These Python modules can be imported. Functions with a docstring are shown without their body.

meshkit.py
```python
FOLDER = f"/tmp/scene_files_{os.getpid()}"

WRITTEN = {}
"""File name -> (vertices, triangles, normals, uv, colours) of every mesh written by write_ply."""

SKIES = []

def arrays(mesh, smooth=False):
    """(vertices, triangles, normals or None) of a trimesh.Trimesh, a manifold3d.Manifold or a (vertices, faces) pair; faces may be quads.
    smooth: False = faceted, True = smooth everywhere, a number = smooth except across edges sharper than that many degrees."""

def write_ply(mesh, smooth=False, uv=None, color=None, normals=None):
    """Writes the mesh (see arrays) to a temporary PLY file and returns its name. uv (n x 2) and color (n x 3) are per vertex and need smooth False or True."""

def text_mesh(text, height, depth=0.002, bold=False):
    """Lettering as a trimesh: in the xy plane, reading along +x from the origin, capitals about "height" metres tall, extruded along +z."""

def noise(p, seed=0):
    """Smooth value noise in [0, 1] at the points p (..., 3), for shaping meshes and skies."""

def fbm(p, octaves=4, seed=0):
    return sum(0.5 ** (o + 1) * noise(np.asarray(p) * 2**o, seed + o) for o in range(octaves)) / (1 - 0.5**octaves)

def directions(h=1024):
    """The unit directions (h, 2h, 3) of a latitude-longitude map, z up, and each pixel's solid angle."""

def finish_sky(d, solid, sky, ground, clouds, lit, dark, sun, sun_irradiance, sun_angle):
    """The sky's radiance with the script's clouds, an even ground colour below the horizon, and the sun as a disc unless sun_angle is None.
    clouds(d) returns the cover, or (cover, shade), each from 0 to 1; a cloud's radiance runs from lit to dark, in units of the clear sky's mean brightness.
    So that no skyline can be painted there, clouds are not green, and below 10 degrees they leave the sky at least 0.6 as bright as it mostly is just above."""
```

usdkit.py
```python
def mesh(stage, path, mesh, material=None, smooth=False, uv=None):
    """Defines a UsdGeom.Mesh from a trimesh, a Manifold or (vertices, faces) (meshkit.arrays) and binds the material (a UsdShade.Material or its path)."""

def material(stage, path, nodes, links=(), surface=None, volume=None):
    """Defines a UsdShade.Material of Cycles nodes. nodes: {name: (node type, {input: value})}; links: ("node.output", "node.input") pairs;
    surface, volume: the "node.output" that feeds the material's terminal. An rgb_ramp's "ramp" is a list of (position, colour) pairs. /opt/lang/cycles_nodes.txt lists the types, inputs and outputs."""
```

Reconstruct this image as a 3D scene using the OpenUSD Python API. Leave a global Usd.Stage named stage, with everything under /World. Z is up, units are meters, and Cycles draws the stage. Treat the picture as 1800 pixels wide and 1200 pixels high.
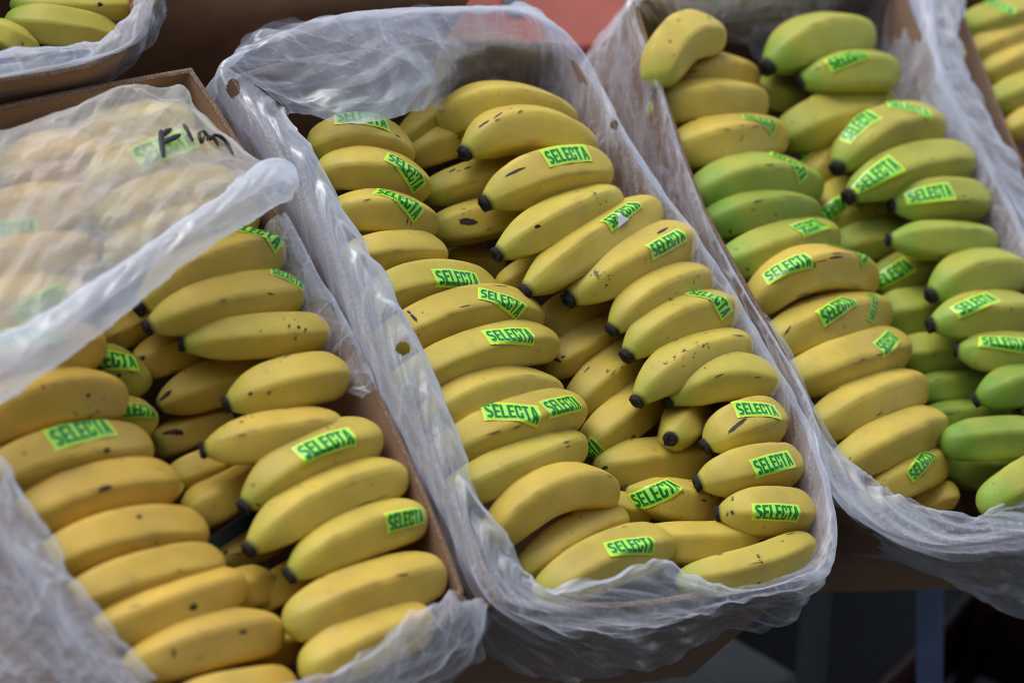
import math, random
import numpy as np, trimesh, shapely
import shapely.geometry as sg
from shapely import affinity
from scipy.interpolate import PchipInterpolator, CubicSpline
from pxr import Usd, UsdGeom, UsdLux, UsdShade, Gf, Sdf, Vt
import usdkit, meshkit

rng = np.random.default_rng(7)
stage = Usd.Stage.CreateInMemory()
UsdGeom.SetStageUpAxis(stage, UsdGeom.Tokens.z); UsdGeom.SetStageMetersPerUnit(stage, 1.0)
UsdGeom.Xform.Define(stage, '/World'); UsdGeom.Scope.Define(stage, '/World/Looks')

# ------------------------------------------------------------------ camera, sky, sun
# "slope" frame: x along the stall, y up the slope (away from the customer), h out of the slope. It is tilted 30 degrees.
TAU, Z0 = math.radians(30), 0.78
RC = np.array([[0.8081454655239222, -0.4233805980282864, 0.40945057792892864], [0.16594005583325389, 0.8306900596759983, 0.5314300731286694], [-0.5651237071855858, -0.36152855207949597, 0.7415742050584846]])
TC = np.array([-0.021197207355290713, -0.20293791188358676, -1.742611565914263])
FPX = 4000.0
U, _, Vt_ = np.linalg.svd(RC); RC = U @ Vt_
SW = np.array([[1, 0, 0], [0, math.cos(TAU), -math.sin(TAU)], [0, math.sin(TAU), math.cos(TAU)]])   # slope -> world
def W(p): return np.asarray(p, float) @ SW.T + [0, 0, Z0]
def iW(p): return (np.asarray(p, float) - [0, 0, Z0]) @ SW
CAM = -RC.T @ TC                                  # camera position, slope frame
VIEW = RC[2]                                      # towards the camera, slope frame
cam = UsdGeom.Camera.Define(stage, '/World/camera')
rw = SW @ RC.T                                    # columns: right, up, back in the world
M4 = np.eye(4); M4[:3, :3] = rw.T; M4[3, :3] = W(CAM)
cam.AddTransformOp().Set(Gf.Matrix4d(*M4.ravel().tolist()))
cam.CreateFocalLengthAttr(80.0); cam.CreateHorizontalApertureAttr(36.0); cam.CreateVerticalApertureAttr(36.0 * 682 / 1024)
cam.CreateClippingRangeAttr(Gf.Vec2f(0.05, 200)); cam.CreateFStopAttr(3.1); cam.CreateFocusDistanceAttr(1.93)
cam.CreateExposureAttr(1.22)

SUN_DIR = np.array([-0.28, 0.42, 0.95]); SUN_DIR /= np.linalg.norm(SUN_DIR)   # towards the sun (world): behind the stall, high
mat = lambda name, nodes, links=(), surface=None, volume=None: usdkit.material(stage, '/World/Looks/' + name, nodes, links, surface, volume)
sky_m = mat('sky', {'s': ('sky_texture', {'sky_type': 'single_scattering', 'sun_disc': False, 'sun_elevation': math.asin(SUN_DIR[2]), 'sun_rotation': math.atan2(SUN_DIR[0], SUN_DIR[1])}),
                    'h': ('hsv', {'saturation': 0.55}), 'b': ('background_shader', {'strength': 0.105})},
            [('s.color', 'h.color'), ('h.color', 'b.color')], surface='b.background')
dome = UsdLux.DomeLight.Define(stage, '/World/sky'); UsdShade.MaterialBindingAPI.Apply(dome.GetPrim()).Bind(sky_m)
dome.GetPrim().SetCustomDataByKey('kind', 'structure')
sun = UsdLux.DistantLight.Define(stage, '/World/sun'); sun.CreateIntensityAttr(0.23); sun.CreateAngleAttr(40.0); sun.CreateNormalizeAttr(True); sun.CreateColorAttr(Gf.Vec3f(1, 0.96, 0.9))
zz = SUN_DIR; xx = np.cross([0, 0, 1], zz); xx /= np.linalg.norm(xx); yy = np.cross(zz, xx)
Ms = np.eye(4); Ms[0, :3], Ms[1, :3], Ms[2, :3] = xx, yy, zz
sun.AddTransformOp().Set(Gf.Matrix4d(*Ms.ravel().tolist()))

# ------------------------------------------------------------------ helpers
def ray(px, py):
    d = np.array([(px - 900) / FPX, (600 - py) / FPX, -1.0]); return d @ RC
def P(px, py, h=0.0):
    "point of the slope plane at height h that is seen at this pixel of the photograph"
    d = ray(px, py); return CAM + d * (h - CAM[2]) / d[2]
def Py(px, py, y):
    d = ray(px, py); return CAM + d * (y - CAM[1]) / d[1]
def Pd(px, py, depth):
    return CAM + ray(px, py) * depth
def proj(p):
    c = np.asarray(p) @ RC.T + TC; return np.stack([900 + FPX * c[..., 0] / -c[..., 2], 600 - FPX * c[..., 1] / -c[..., 2]], -1)
def depth(p): return -(np.asarray(p) @ RC.T + TC)[..., 2]

COUNT = {}
def numbered(path):
    n = COUNT.get(path, 0); COUNT[path] = n + 1
    return path if n == 0 else f'{path}_{n:03d}'
def obj(name, mesh, material, parent='/World', smooth=40, origin=None, frame='slope', attrs=None, label=None):
    "one Mesh; its points are given in the slope frame (or the world) and stored relative to its thing's origin"
    v, f, n = meshkit.arrays(mesh, smooth)
    v = W(v) if frame == 'slope' else v
    if n is not None and frame == 'slope': n = n @ SW.T
    if origin is not None: v = v - origin
    path = numbered(f'{parent}/{name}')
    m = UsdGeom.Mesh.Define(stage, path)
    m.CreatePointsAttr(Vt.Vec3fArray.FromNumpy(v.astype(np.float32)))
    m.CreateFaceVertexCountsAttr(Vt.IntArray.FromNumpy(np.full(len(f), 3, np.int32)))
    m.CreateFaceVertexIndicesAttr(Vt.IntArray.FromNumpy(f.astype(np.int32).ravel()))
    m.CreateSubdivisionSchemeAttr('none')
    if n is not None:
        m.CreateNormalsAttr(Vt.Vec3fArray.FromNumpy(n.astype(np.float32))); m.SetNormalsInterpolation('vertex')
    for k, a in (attrs or {}).items():
        a = np.asarray(a, np.float32)
        if a.ndim == 2: UsdGeom.PrimvarsAPI(m).CreatePrimvar(k, Sdf.ValueTypeNames.Color3fArray, 'vertex').Set(Vt.Vec3fArray.FromNumpy(a))
        else: UsdGeom.PrimvarsAPI(m).CreatePrimvar(k, Sdf.ValueTypeNames.FloatArray, 'vertex').Set(Vt.FloatArray.FromNumpy(a))
    UsdShade.MaterialBindingAPI.Apply(m.GetPrim()).Bind(material)
    if label: m.GetPrim().SetCustomDataByKey('label', label)
    return path
def tag(path, label=None, cat=None, group=None, kind=None):
    p = stage.GetPrimAtPath(path)
    for k, v in (('label', label), ('category', cat), ('group', group), ('kind', kind)):
        if v: p.SetCustomDataByKey(k, v)
def thing(name, origin, label, cat, group=None):
    path = numbered('/World/' + name); x = UsdGeom.Xform.Define(stage, path); x.AddTranslateOp().Set(Gf.Vec3d(*map(float, origin)))
    tag(path, label, cat, group); return path
def cat_(ms): return trimesh.util.concatenate(ms)
def rbox(lo, hi, bev=0.003):
    "a box with chamfered edges"
    lo, hi = np.asarray(lo, float), np.asarray(hi, float); c, s = (lo + hi) / 2, (hi - lo) / 2
    bev = min(bev, s.min() * 0.6); pts = []
    for sx in (-1, 1):
        for sy in (-1, 1):
            for sz in (-1, 1):
                for k in range(3):
                    q = s - bev; q[k] = s[k]; pts.append(c + np.array([sx, sy, sz]) * q)
    return trimesh.convex.convex_hull(np.array(pts))
def hull(pts): return trimesh.convex.convex_hull(np.asarray(pts))
def grid_mesh(G):
    nu, nv = G.shape[:2]; i = np.arange(nu * nv).reshape(nu, nv)
    a, b, c, d = i[:-1, :-1].ravel(), i[1:, :-1].ravel(), i[1:, 1:].ravel(), i[:-1, 1:].ravel()
    return (G.reshape(-1, 3), np.vstack([np.stack([a, b, c], 1), np.stack([a, c, d], 1)]))
def tube(pts, r, n=8):
    pts = np.asarray(pts, float); T = np.gradient(pts, axis=0); T /= np.linalg.norm(T, axis=1, keepdims=True)
    a = np.cross(T, [0.3, 0.2, 0.93]); a /= np.linalg.norm(a, axis=1, keepdims=True); b = np.cross(T, a)
    th = np.linspace(0, 2 * np.pi, n, endpoint=False); r = np.broadcast_to(r, len(pts))
    G = pts[:, None] + r[:, None, None] * (np.cos(th)[None, :, None] * a[:, None] + np.sin(th)[None, :, None] * b[:, None])
    G = np.concatenate([G, G[:, :1]], 1); v, f = grid_mesh(G)
    m = trimesh.Trimesh(v, f, process=False); m.merge_vertices(); m.fill_holes(); return m

# ------------------------------------------------------------------ materials
def noise_bump(scale, strength, dist=0.002, detail=4):
    return {'bn': ('noise_texture', {'scale': scale, 'detail': detail}), 'bp': ('bump', {'strength': strength, 'distance': dist})}, [('g.position', 'bn.vector'), ('bn.fac', 'bp.height'), ('bp.normal', 'p.normal')]
def plain(name, col, rough=0.6, scale=30, vary=0.25, bump=0.2, **kw):
    nb, lb = noise_bump(scale * 4, bump)
    c = np.array(col)
    return mat(name, {'g': ('geometry', {}), 'n': ('noise_texture', {'scale': scale, 'detail': 5, 'roughness': 0.6}), 'r': ('rgb_ramp', {'ramp': [(0.3, c * (1 - vary)), (0.7, np.minimum(c * (1 + vary), 1))]}),
                      'p': ('principled_bsdf', {'roughness': rough, **kw}), **nb},
               [('g.position', 'n.vector'), ('n.fac', 'r.fac'), ('r.color', 'p.base_color')] + lb, surface='p.BSDF')

peel_m = mat('banana_peel', {
    'g': ('geometry', {}), 'a': ('attribute', {'attribute': 'peel_color'}), 'ax': ('attribute', {'attribute': 'peel_axis'}),
    'n1': ('noise_texture', {'scale': 22, 'detail': 4, 'roughness': 0.6}),
    'm1': ('map_range', {'from_min': 0.3, 'from_max': 0.7, 'to_min': 0.86, 'to_max': 1.10}),
    'mul': ('mix_color', {'blend_type': 'multiply', 'fac': 1.0, 'use_clamp': False}),
    'st': ('mapping', {'scale': (1.0, 0.28, 0.28)}),
    'n2': ('noise_texture', {'scale': 150, 'detail': 3, 'roughness': 0.55}),        # scattered brown flecks
    'nm': ('noise_texture', {'scale': 26, 'detail': 2}),
    'mm': ('map_range', {'from_min': 0.50, 'from_max': 0.74, 'to_min': 0.0, 'to_max': 0.17}),
    'ad': ('math', {'math_type': 'add'}),
    's2': ('map_range', {'range_type': 'smoothstep', 'from_min': 0.735, 'from_max': 0.81, 'to_min': 0.0, 'to_max': 0.85, 'clamp': True}),
    'mix2': ('mix_color', {'b': (0.055, 0.028, 0.010), 'use_clamp': True}),
    'n3': ('noise_texture', {'scale': 70, 'detail': 4, 'roughness': 0.6}),
    's3': ('map_range', {'range_type': 'smoothstep', 'from_min': 0.62, 'from_max': 0.80, 'to_min': 0.0, 'to_max': 0.45, 'clamp': True}),
    'mix3': ('mix_color', {'b': (0.30, 0.17, 0.045)}),
    'bn': ('noise_texture', {'scale': 240, 'detail': 3}), 'bp': ('bump', {'strength': 0.12, 'distance': 0.001}),
    'p': ('principled_bsdf', {'roughness': 0.52, 'specular_ior_level': 0.30, 'subsurface_weight': 0.12, 'subsurface_scale': 0.004, 'subsurface_radius': (1.0, 0.7, 0.2)})},
    [('g.position', 'n1.vector'), ('n1.fac', 'm1.value'), ('a.color', 'mul.a'), ('m1.result', 'mul.b'), ('g.position', 'n2.vector'), ('g.position', 'nm.vector'), ('nm.fac', 'mm.value'),
     ('n2.fac', 'ad.value1'), ('mm.result', 'ad.value2'), ('ad.value', 's2.value'), ('g.position', 'n3.vector'), ('n3.fac', 's3.value'), ('mul.result', 'mix3.a'), ('s3.result', 'mix3.fac'),
     ('mix3.result', 'mix2.a'), ('s2.result', 'mix2.fac'), ('mix2.result', 'p.base_color'), ('g.position', 'bn.vector'), ('bn.fac', 'bp.height'), ('bp.normal', 'p.normal')], surface='p.BSDF')
tip_m = plain('banana_tip', (0.009, 0.0065, 0.0065), 0.8, 200, 0.6, 0.5)
bruise_m = plain('banana_bruise', (0.035, 0.020, 0.012), 0.65, 260, 0.7, 0.3)
scar_m = plain('banana_scar', (0.22, 0.12, 0.04), 0.65, 260, 0.5, 0.3)
def sticker_mat(name, col):
    return mat(name, {'p': ('principled_bsdf', {'base_color': col, 'roughness': 0.28, 'specular_ior_level': 0.5})}, surface='p.BSDF')
st_border_m = sticker_mat('sticker_border', (0.74, 0.93, 0.05))
st_field_m = sticker_mat('sticker_field', (0.42, 0.92, 0.10))
st_text_m = sticker_mat('sticker_lettering', (0.005, 0.20, 0.03))
st_back_m = sticker_mat('sticker_back', (0.85, 0.87, 0.9))

card_m = mat('cardboard', {
    'g': ('geometry', {}), 'mp': ('mapping', {'scale': (9, 9, 90)}), 'n': ('noise_texture', {'scale': 6, 'detail': 5}),
    'r': ('rgb_ramp', {'ramp': [(0.25, (0.24, 0.145, 0.092)), (0.75, (0.34, 0.212, 0.142))]}),
    'n2': ('noise_texture', {'scale': 160, 'detail': 3}), 'bp': ('bump', {'strength': 0.2, 'distance': 0.001}),
    'p': ('principled_bsdf', {'roughness': 0.75, 'specular_ior_level': 0.25})},
    [('g.position', 'n.vector'), ('n.fac', 'r.fac'), ('r.color', 'p.base_color'), ('g.position', 'n2.vector'), ('n2.fac', 'bp.height'), ('bp.normal', 'p.normal')], surface='p.BSDF')
flute_m = mat('cardboard_flutes', {
    'g': ('geometry', {}), 'n': ('noise_texture', {'scale': 600, 'detail': 2}),
    'r': ('rgb_ramp', {'ramp': [(0.38, (0.14, 0.08, 0.048)), (0.62, (0.30, 0.19, 0.115))]}), 'bp': ('bump', {'strength': 0.6, 'distance': 0.001}), 'p': ('principled_bsdf', {'roughness': 0.85})},
    [('g.position', 'n.vector'), ('n.fac', 'r.fac'), ('r.color', 'p.base_color'), ('n.fac', 'bp.height'), ('bp.normal', 'p.normal')], surface='p.BSDF')
dcard_m = plain('dark_cardboard', (0.34, 0.19, 0.10), 0.8, 14, 0.2, 0.15)

def film(name, lo, hi, col=(0.78, 0.82, 0.91)):
    "thin milky polythene: part clear, part scattering; the attribute milk adds where it lies bunched in several layers"
    return mat(name, {
        'g': ('geometry', {}), 'a': ('attribute', {'attribute': 'milk'}), 'lw': ('layer_weight', {'blend': 0.5}),
        'n': ('noise_texture', {'scale': 24, 'detail': 4, 'roughness': 0.6, 'distortion': 0.8}), 'mr': ('map_range', {'from_min': 0.3, 'from_max': 0.7, 'to_min': lo, 'to_max': hi}),
        'ma': ('math', {'math_type': 'multiply_add', 'value2': 0.34}), 'ad': ('math', {'math_type': 'add', 'use_clamp': True}),
        'n2': ('noise_texture', {'scale': 42, 'detail': 5, 'roughness': 0.55, 'distortion': 1.2}), 'bp': ('bump', {'strength': 0.10, 'distance': 0.004}),
        't': ('transparent_bsdf', {'color': (0.97, 0.97, 0.98)}), 'd': ('diffuse_bsdf', {'color': col}), 'tl': ('translucent_bsdf', {'color': col}), 'mx': ('mix_closure', {'fac': 0.5}),
        'gl': ('glossy_bsdf', {'color': (1, 1, 1), 'roughness': 0.30}), 'fr': ('fresnel', {'IOR': 1.30}), 'fm': ('math', {'math_type': 'minimum', 'value2': 0.11}), 'm1': ('mix_closure', {}), 'm2': ('mix_closure', {})},
        [('g.position', 'n.vector'), ('n.fac', 'mr.value'), ('lw.facing', 'ma.value1'), ('mr.result', 'ma.value3'), ('ma.value', 'ad.value1'), ('a.fac', 'ad.value2'),
         ('g.position', 'n2.vector'), ('n2.fac', 'bp.height'),
         ('bp.normal', 'd.normal'), ('bp.normal', 'tl.normal'), ('bp.normal', 'gl.normal'), ('d.BSDF', 'mx.closure1'), ('tl.BSDF', 'mx.closure2'),
         ('t.BSDF', 'm1.closure1'), ('mx.closure', 'm1.closure2'), ('ad.value', 'm1.fac'), ('m1.closure', 'm2.closure1'), ('gl.BSDF', 'm2.closure2'), ('fr.fac', 'fm.value1'), ('fm.value', 'm2.fac')], surface='m2.closure')
film_m = film('polythene_film', 0.12, 0.24)
cover_m = mat('hazy_film', {
    'a': ('attribute', {'attribute': 'milk'}), 'ad': ('math', {'math_type': 'add', 'value2': 0.38, 'use_clamp': True}),
    't': ('transparent_bsdf', {'color': (0.97, 0.97, 0.98)}), 'rf': ('refraction_bsdf', {'color': (0.98, 0.97, 0.95), 'roughness': 0.60, 'IOR': 1.02, 'distribution': 'ggx'}), 'mh': ('mix_closure', {'fac': 0.86}),
    'd': ('diffuse_bsdf', {'color': (0.80, 0.80, 0.82)}), 'tl': ('translucent_bsdf', {'color': (0.86, 0.85, 0.82)}), 'mx': ('mix_closure', {'fac': 0.5}),
    'gl': ('glossy_bsdf', {'color': (1, 1, 1), 'roughness': 0.42}), 'm1': ('mix_closure', {}), 'm2': ('mix_closure', {'fac': 0.03})},
    [('a.fac', 'ad.value1'), ('t.BSDF', 'mh.closure1'), ('rf.BSDF', 'mh.closure2'), ('d.BSDF', 'mx.closure1'), ('tl.BSDF', 'mx.closure2'), ('mh.closure', 'm1.closure1'), ('mx.closure', 'm1.closure2'), ('ad.value', 'm1.fac'),
     ('m1.closure', 'm2.closure1'), ('gl.BSDF', 'm2.closure2')], surface='m2.closure')
marker_m = plain('marker_ink', (0.012, 0.010, 0.012), 0.5, 200, 0.2, 0.0)

# ------------------------------------------------------------------ setting and stall
g = 14.0
ground_m = plain('asphalt', (0.025, 0.025, 0.027), 0.9, 40, 0.4, 0.5)
gv = np.array([[-g, -g, 0], [g, -g, 0], [g, g, 0], [-g, g, 0.0]])
tag(obj('ground', (gv, np.array([[0, 1, 2], [0, 2, 3]])), ground_m, smooth=False, frame='world'), 'dark asphalt ground under the stall', None, None, 'structure')

wood_m = plain('stall_board', (0.10, 0.065, 0.045), 0.8, 12, 0.3, 0.3)
blue_m = plain('blue_paint', (0.16, 0.22, 0.42), 0.45, 20, 0.2, 0.1)
grey_m = plain('grey_paint', (0.11, 0.12, 0.15), 0.5, 20, 0.2, 0.1)
o = W([0.2, 0.3, -0.27]); o[2] = 0
st = thing('market_stall', o, 'dark sloping market stall board on metal posts carrying all the banana boxes', 'market stall')
BH = 0.235                                         # box height
obj('shelf_board', rbox([-0.95, 0.02, -BH - 0.033], [1.55, 1.35, -BH - 0.005]), wood_m, st, origin=o)
def post(pix_top, pix_bot, dep, w, m, label=None):
    a, b = W(Pd(*pix_top, dep)), W(Pd(*pix_bot, dep)); d = (b - a) / np.linalg.norm(b - a); b = a + d * (a[2] / -d[2]) * 0.998
    s = np.cross(d, W(VIEW) - W([0, 0, 0])); s /= np.linalg.norm(s); t = np.cross(d, s)
    q = [e + i * s * w / 2 + j * t * w / 2 for e in (a, b) for i in (-1, 1) for j in (-1, 1)]
    obj('leg', hull(q), m, st, smooth=False, origin=o, frame='world', label=label)
post((1636, 1000), (1634, 1200), 2.42, 0.024, blue_m, 'blue painted metal post')
post((1436, 1010), (1424, 1200), 2.50, 0.030, grey_m, 'grey metal post in the dark')
post((-200, 900), (-205, 1200), 1.75, 0.03, grey_m)
post((1950, 500), (1946, 900), 2.7, 0.03, grey_m)

shade_sheet_m = plain('black_shade_sheet', (0.012, 0.012, 0.014), 0.9, 30, 0.3, 0.2)  # added black sheet standing in for the deep shade under the stall
xs = np.linspace(-1.0, 1.9, 160); zs = np.linspace(0.01, 1, 24); yb = 0.95
X_, Z_ = np.meshgrid(xs, zs, indexing='ij'); Y_ = yb + .03 * np.sin(X_ * 38 + 2 * np.sin(X_ * 9)) * (1.15 - Z_)
ow = W([0.2, yb, -BH - .06]); GW = np.stack([X_, 0 * X_ + ow[1] + (Y_ - yb), Z_ * (ow[2])], -1)
tag(obj('shade_sheet', grid_mesh(GW), shade_sheet_m, frame='world', smooth=True), 'added black sheet in folds behind the posts, standing for shade under the stall', 'shade_sheet')
unseen_awn_m = plain('unseen_canvas', (0.05, 0.05, 0.055), 0.9, 8, 0.2, 0.1); unseen_wall_m = plain('unseen_dark_wall', (0.10, 0.095, 0.09), 0.9, 6, 0.2, 0.1)
def setting(name, lo, hi, m, label):
    mm = rbox(lo, hi); tag(obj(name, mm, m, frame='world', smooth=False), label, None, None, 'structure')
setting('unseen_awning', [-9, -6.4, 2.52], [9, -0.80, 2.55], unseen_awn_m, 'unseen dark canvas out of view over the aisle, shading the stall front')  # unseen canvas out of view, placed to darken the box fronts
setting('unseen_wall', [-9, -6.7, 0.002], [9, -6.45, 4.2], unseen_wall_m, 'unseen dark barrier out of view across the aisle, shading the stall front')  # unseen barrier out of view, keeps light off the stall front
# things low under the stall (blurred, dark)
def crate(name, px, py, z, size, yaw, m, label, cat, slats=3):
    d = SW @ ray(px, py); c = W(CAM); c = c + d * (z - c[2]) / d[2]; c[2] = z - size[2]
    t = thing(name, c, label, cat); ca, sa = math.cos(yaw), math.sin(yaw); R = np.array([[ca, -sa, 0], [sa, ca, 0], [0, 0, 1]])
    sx, sy, sz = np.array(size) / [2, 2, 1]
    def bx(lo, hi, nm):
        mm = rbox(lo, hi); obj(nm, (mm.vertices @ R.T, mm.faces), m, t, smooth=30, frame='world')
    for k in range(slats):
        z0 = sz * (k + 0.06) / slats; z1 = sz * (k + 0.86) / slats
        for s in (-1, 1):
            bx([-sx, s * sy - 0.006, z0], [sx, s * sy + 0.006, z1], 'side_panel'); bx([s * sx - 0.006, -sy + 0.007, z0], [s * sx + 0.006, sy - 0.007, z1], 'end_panel')
    for i in (-1, 1):
        for j in (-1, 1): bx([i * (sx - 0.02) - 0.012, j * (sy - 0.02) - 0.012, 0], [i * (sx - 0.02) + 0.012, j * (sy - 0.02) + 0.012, sz - 0.002], 'corner_post')
    bx([-sx + .008, -sy + .008, 0.004], [sx - .008, sy - .008, 0.012], 'base')
    return t, R, (sx, sy, sz)
foam_m = plain('foam_lid', (0.82, 0.82, 0.82), 0.7, 30, 0.08, 0.1)
red_m = plain('red_plastic', (0.07, 0.010, 0.009), 0.5, 20, 0.2, 0.1)
t, R, (sx, sy, sz) = crate('foam_box', 1232, 1350, 0.30, (0.36, 0.26, 0.30), 0.25, foam_m, 'pale foam box with a flat lid, out of focus on the ground under the stall', 'foam box', 1)
lid = rbox([-sx - .012, -sy - .012, sz + .002], [sx + .012, sy + .012, sz + .03], 0.008); obj('lid', (lid.vertices @ R.T, lid.faces), foam_m, t, frame='world')
crate('red_crate', 1830, 1235, 0.36, (0.42, 0.32, 0.30), 0.35, red_m, 'dark red plastic crate out of focus below the right box', 'crate', 2)

# ------------------------------------------------------------------ cardboard boxes
def carton(label, rim, deep=BH, thick=0.0048, holes=(), m=card_m, top=None, flute=True, group='cardboard boxes of bananas on the stall'):
    "rim: four sides as polylines (slope-frame points, clockwise from the back left); each side is a bowed sheet of corrugated board"
    allp = np.vstack(rim); c = allp.mean(0); base = W([c[0], c[1], -deep])
    t = thing('cardboard_box', base, label, 'cardboard box', group)
    cen = c[:2]; bottoms = []
    for name, side in zip(('back_panel', 'right_panel', 'front_panel', 'left_panel'), rim):
        side = np.asarray(side, float); s = np.r_[0, np.cumsum(np.linalg.norm(np.diff(side, axis=0), axis=1))]; s /= s[-1]
        n = 25; q = np.linspace(0, 1, n); top_ = PchipInterpolator(s, side)(q)
        straight = side[0] + (side[-1] - side[0]) * q[:, None]
        bot = straight.copy(); bot[:, 2] = -deep; bot[:, :2] = cen + (bot[:, :2] - cen) * 0.985
        tn = np.gradient(top_[:, :2], axis=0); nn = np.stack([-tn[:, 1], tn[:, 0]], 1); nn /= np.linalg.norm(nn, axis=1, keepdims=True)   # clockwise: outward is to the left
        rows = 12; G = []
        for lay in (0, 1):
            off = thick * (0.0 if lay == 0 else -1.0)
            L = []
            for k in range(rows):
                w = k / (rows - 1); e = (1 - w) ** 1.6                       # bowed at the top only
                p = bot * (1 - e) + top_ * e; p[:, 2] = bot[:, 2] * w + top_[:, 2] * (1 - w)
                p[:, :2] += nn * off; L.append(p)
            G.append(np.array(L))
        o_, i_ = G
        # outer, inner skins
        vo, fo = grid_mesh(o_); vi, fi = grid_mesh(i_)
        ends = []
        for e in (0, -1): ends.append(grid_mesh(np.stack([o_[:, e], i_[:, e]], 1)))
        ends.append(grid_mesh(np.stack([o_[-1], i_[-1]], 1)))
        parts = [trimesh.Trimesh(vo, fo, process=False), trimesh.Trimesh(vi, fi[:, ::-1], process=False)] + [trimesh.Trimesh(v, f, process=False) for v, f in ends]
        mm = cat_(parts); pan = obj(name, mm, m, t, smooth=30, origin=base)
        if flute:                                                            # the raw corrugated edge along the top, its own strip
            edge = grid_mesh(np.stack([o_[0] + [0, 0, .0006], (o_[0] + i_[0]) / 2 + [0, 0, .0014], i_[0] + [0, 0, .0006]], 1)); obj('corrugated_edge', edge, flute_m, pan, smooth=False, origin=base)
        bottoms.append(bot)
    q = np.vstack([b[:-1] for b in bottoms]); q[:, :2] = cen + (q[:, :2] - cen) * 0.985
    fl = trimesh.creation.triangulate_polygon(sg.Polygon(q[:, :2]).buffer(0), engine='earcut')
    v = np.c_[fl[0], np.full(len(fl[0]), -deep + 0.003)]
    obj('base_panel', cat_([trimesh.Trimesh(v, fl[1]), trimesh.Trimesh(v - [0, 0, .003], fl[1][:, ::-1])]), m, t, smooth=False, origin=base)
    return t
def pix(pts, h=0.0): return [P(p[0], p[1], p[2] if len(p) > 2 else h) for p in pts]
RIM_M = [pix([(402, 136), (560, 98), (780, 72), (990, 78)]), pix([(990, 78), (1076, 210), (1122, 292), (1174, 362), (1246, 462), (1350, 640), (1418, 762), (1454, 900), (1452, 985)]),
         pix([(1452, 985), (1300, 1032, -.010), (1150, 1062, -.012), (1000, 1068, -.010), (868, 1056)]), pix([(868, 1056), (818, 945), (748, 790), (668, 632), (585, 452), (498, 290), (402, 136)])]
carton('middle cardboard box lined with milky plastic, full of yellow bananas', RIM_M)
RIM_L = [pix([(-290, 250), (-150, 222), (0, 186), (160, 152), (336, 120)], 0.012), pix([(336, 120, .012), (440, 283, .008), (560, 505), (690, 738), (815, 1040)]),
         pix([(815, 1040), (760, 1110), (600, 1190), (420, 1262), (300, 1290)]), pix([(300, 1290), (200, 1160), (60, 960), (-80, 720), (-290, 250, .012)])]
carton('left cardboard box, bare brown rim at its back corner, half covered by plastic', RIM_L)
RIM_R = [pix([(1112, 2), (1250, -30), (1420, -50), (1582, -72)]), pix([(1582, -72), (1606, 30), (1690, 200), (1780, 390), (1900, 640), (2010, 840)]),
         pix([(2010, 840), (1850, 925), (1680, 948), (1560, 930), (1452, 838)]), pix([(1452, 838), (1440, 765), (1332, 548), (1250, 402), (1180, 220), (1112, 2)])]
carton('right cardboard box with pinkish side under plastic, holding green and yellow bananas', RIM_R)
RIM_F = [pix([(1640, -110), (1800, -150), (2100, -190)]), pix([(2100, -190), (2300, 200), (2550, 640)]), pix([(2550, 640), (2300, 690), (2085, 720)]), pix([(2085, 720), (1950, 560), (1815, 330), (1720, 110), (1640, -110)])]
carton('cardboard box at the far right edge, only its lined corner showing', RIM_F)
UL_Y = 0.0
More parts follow.
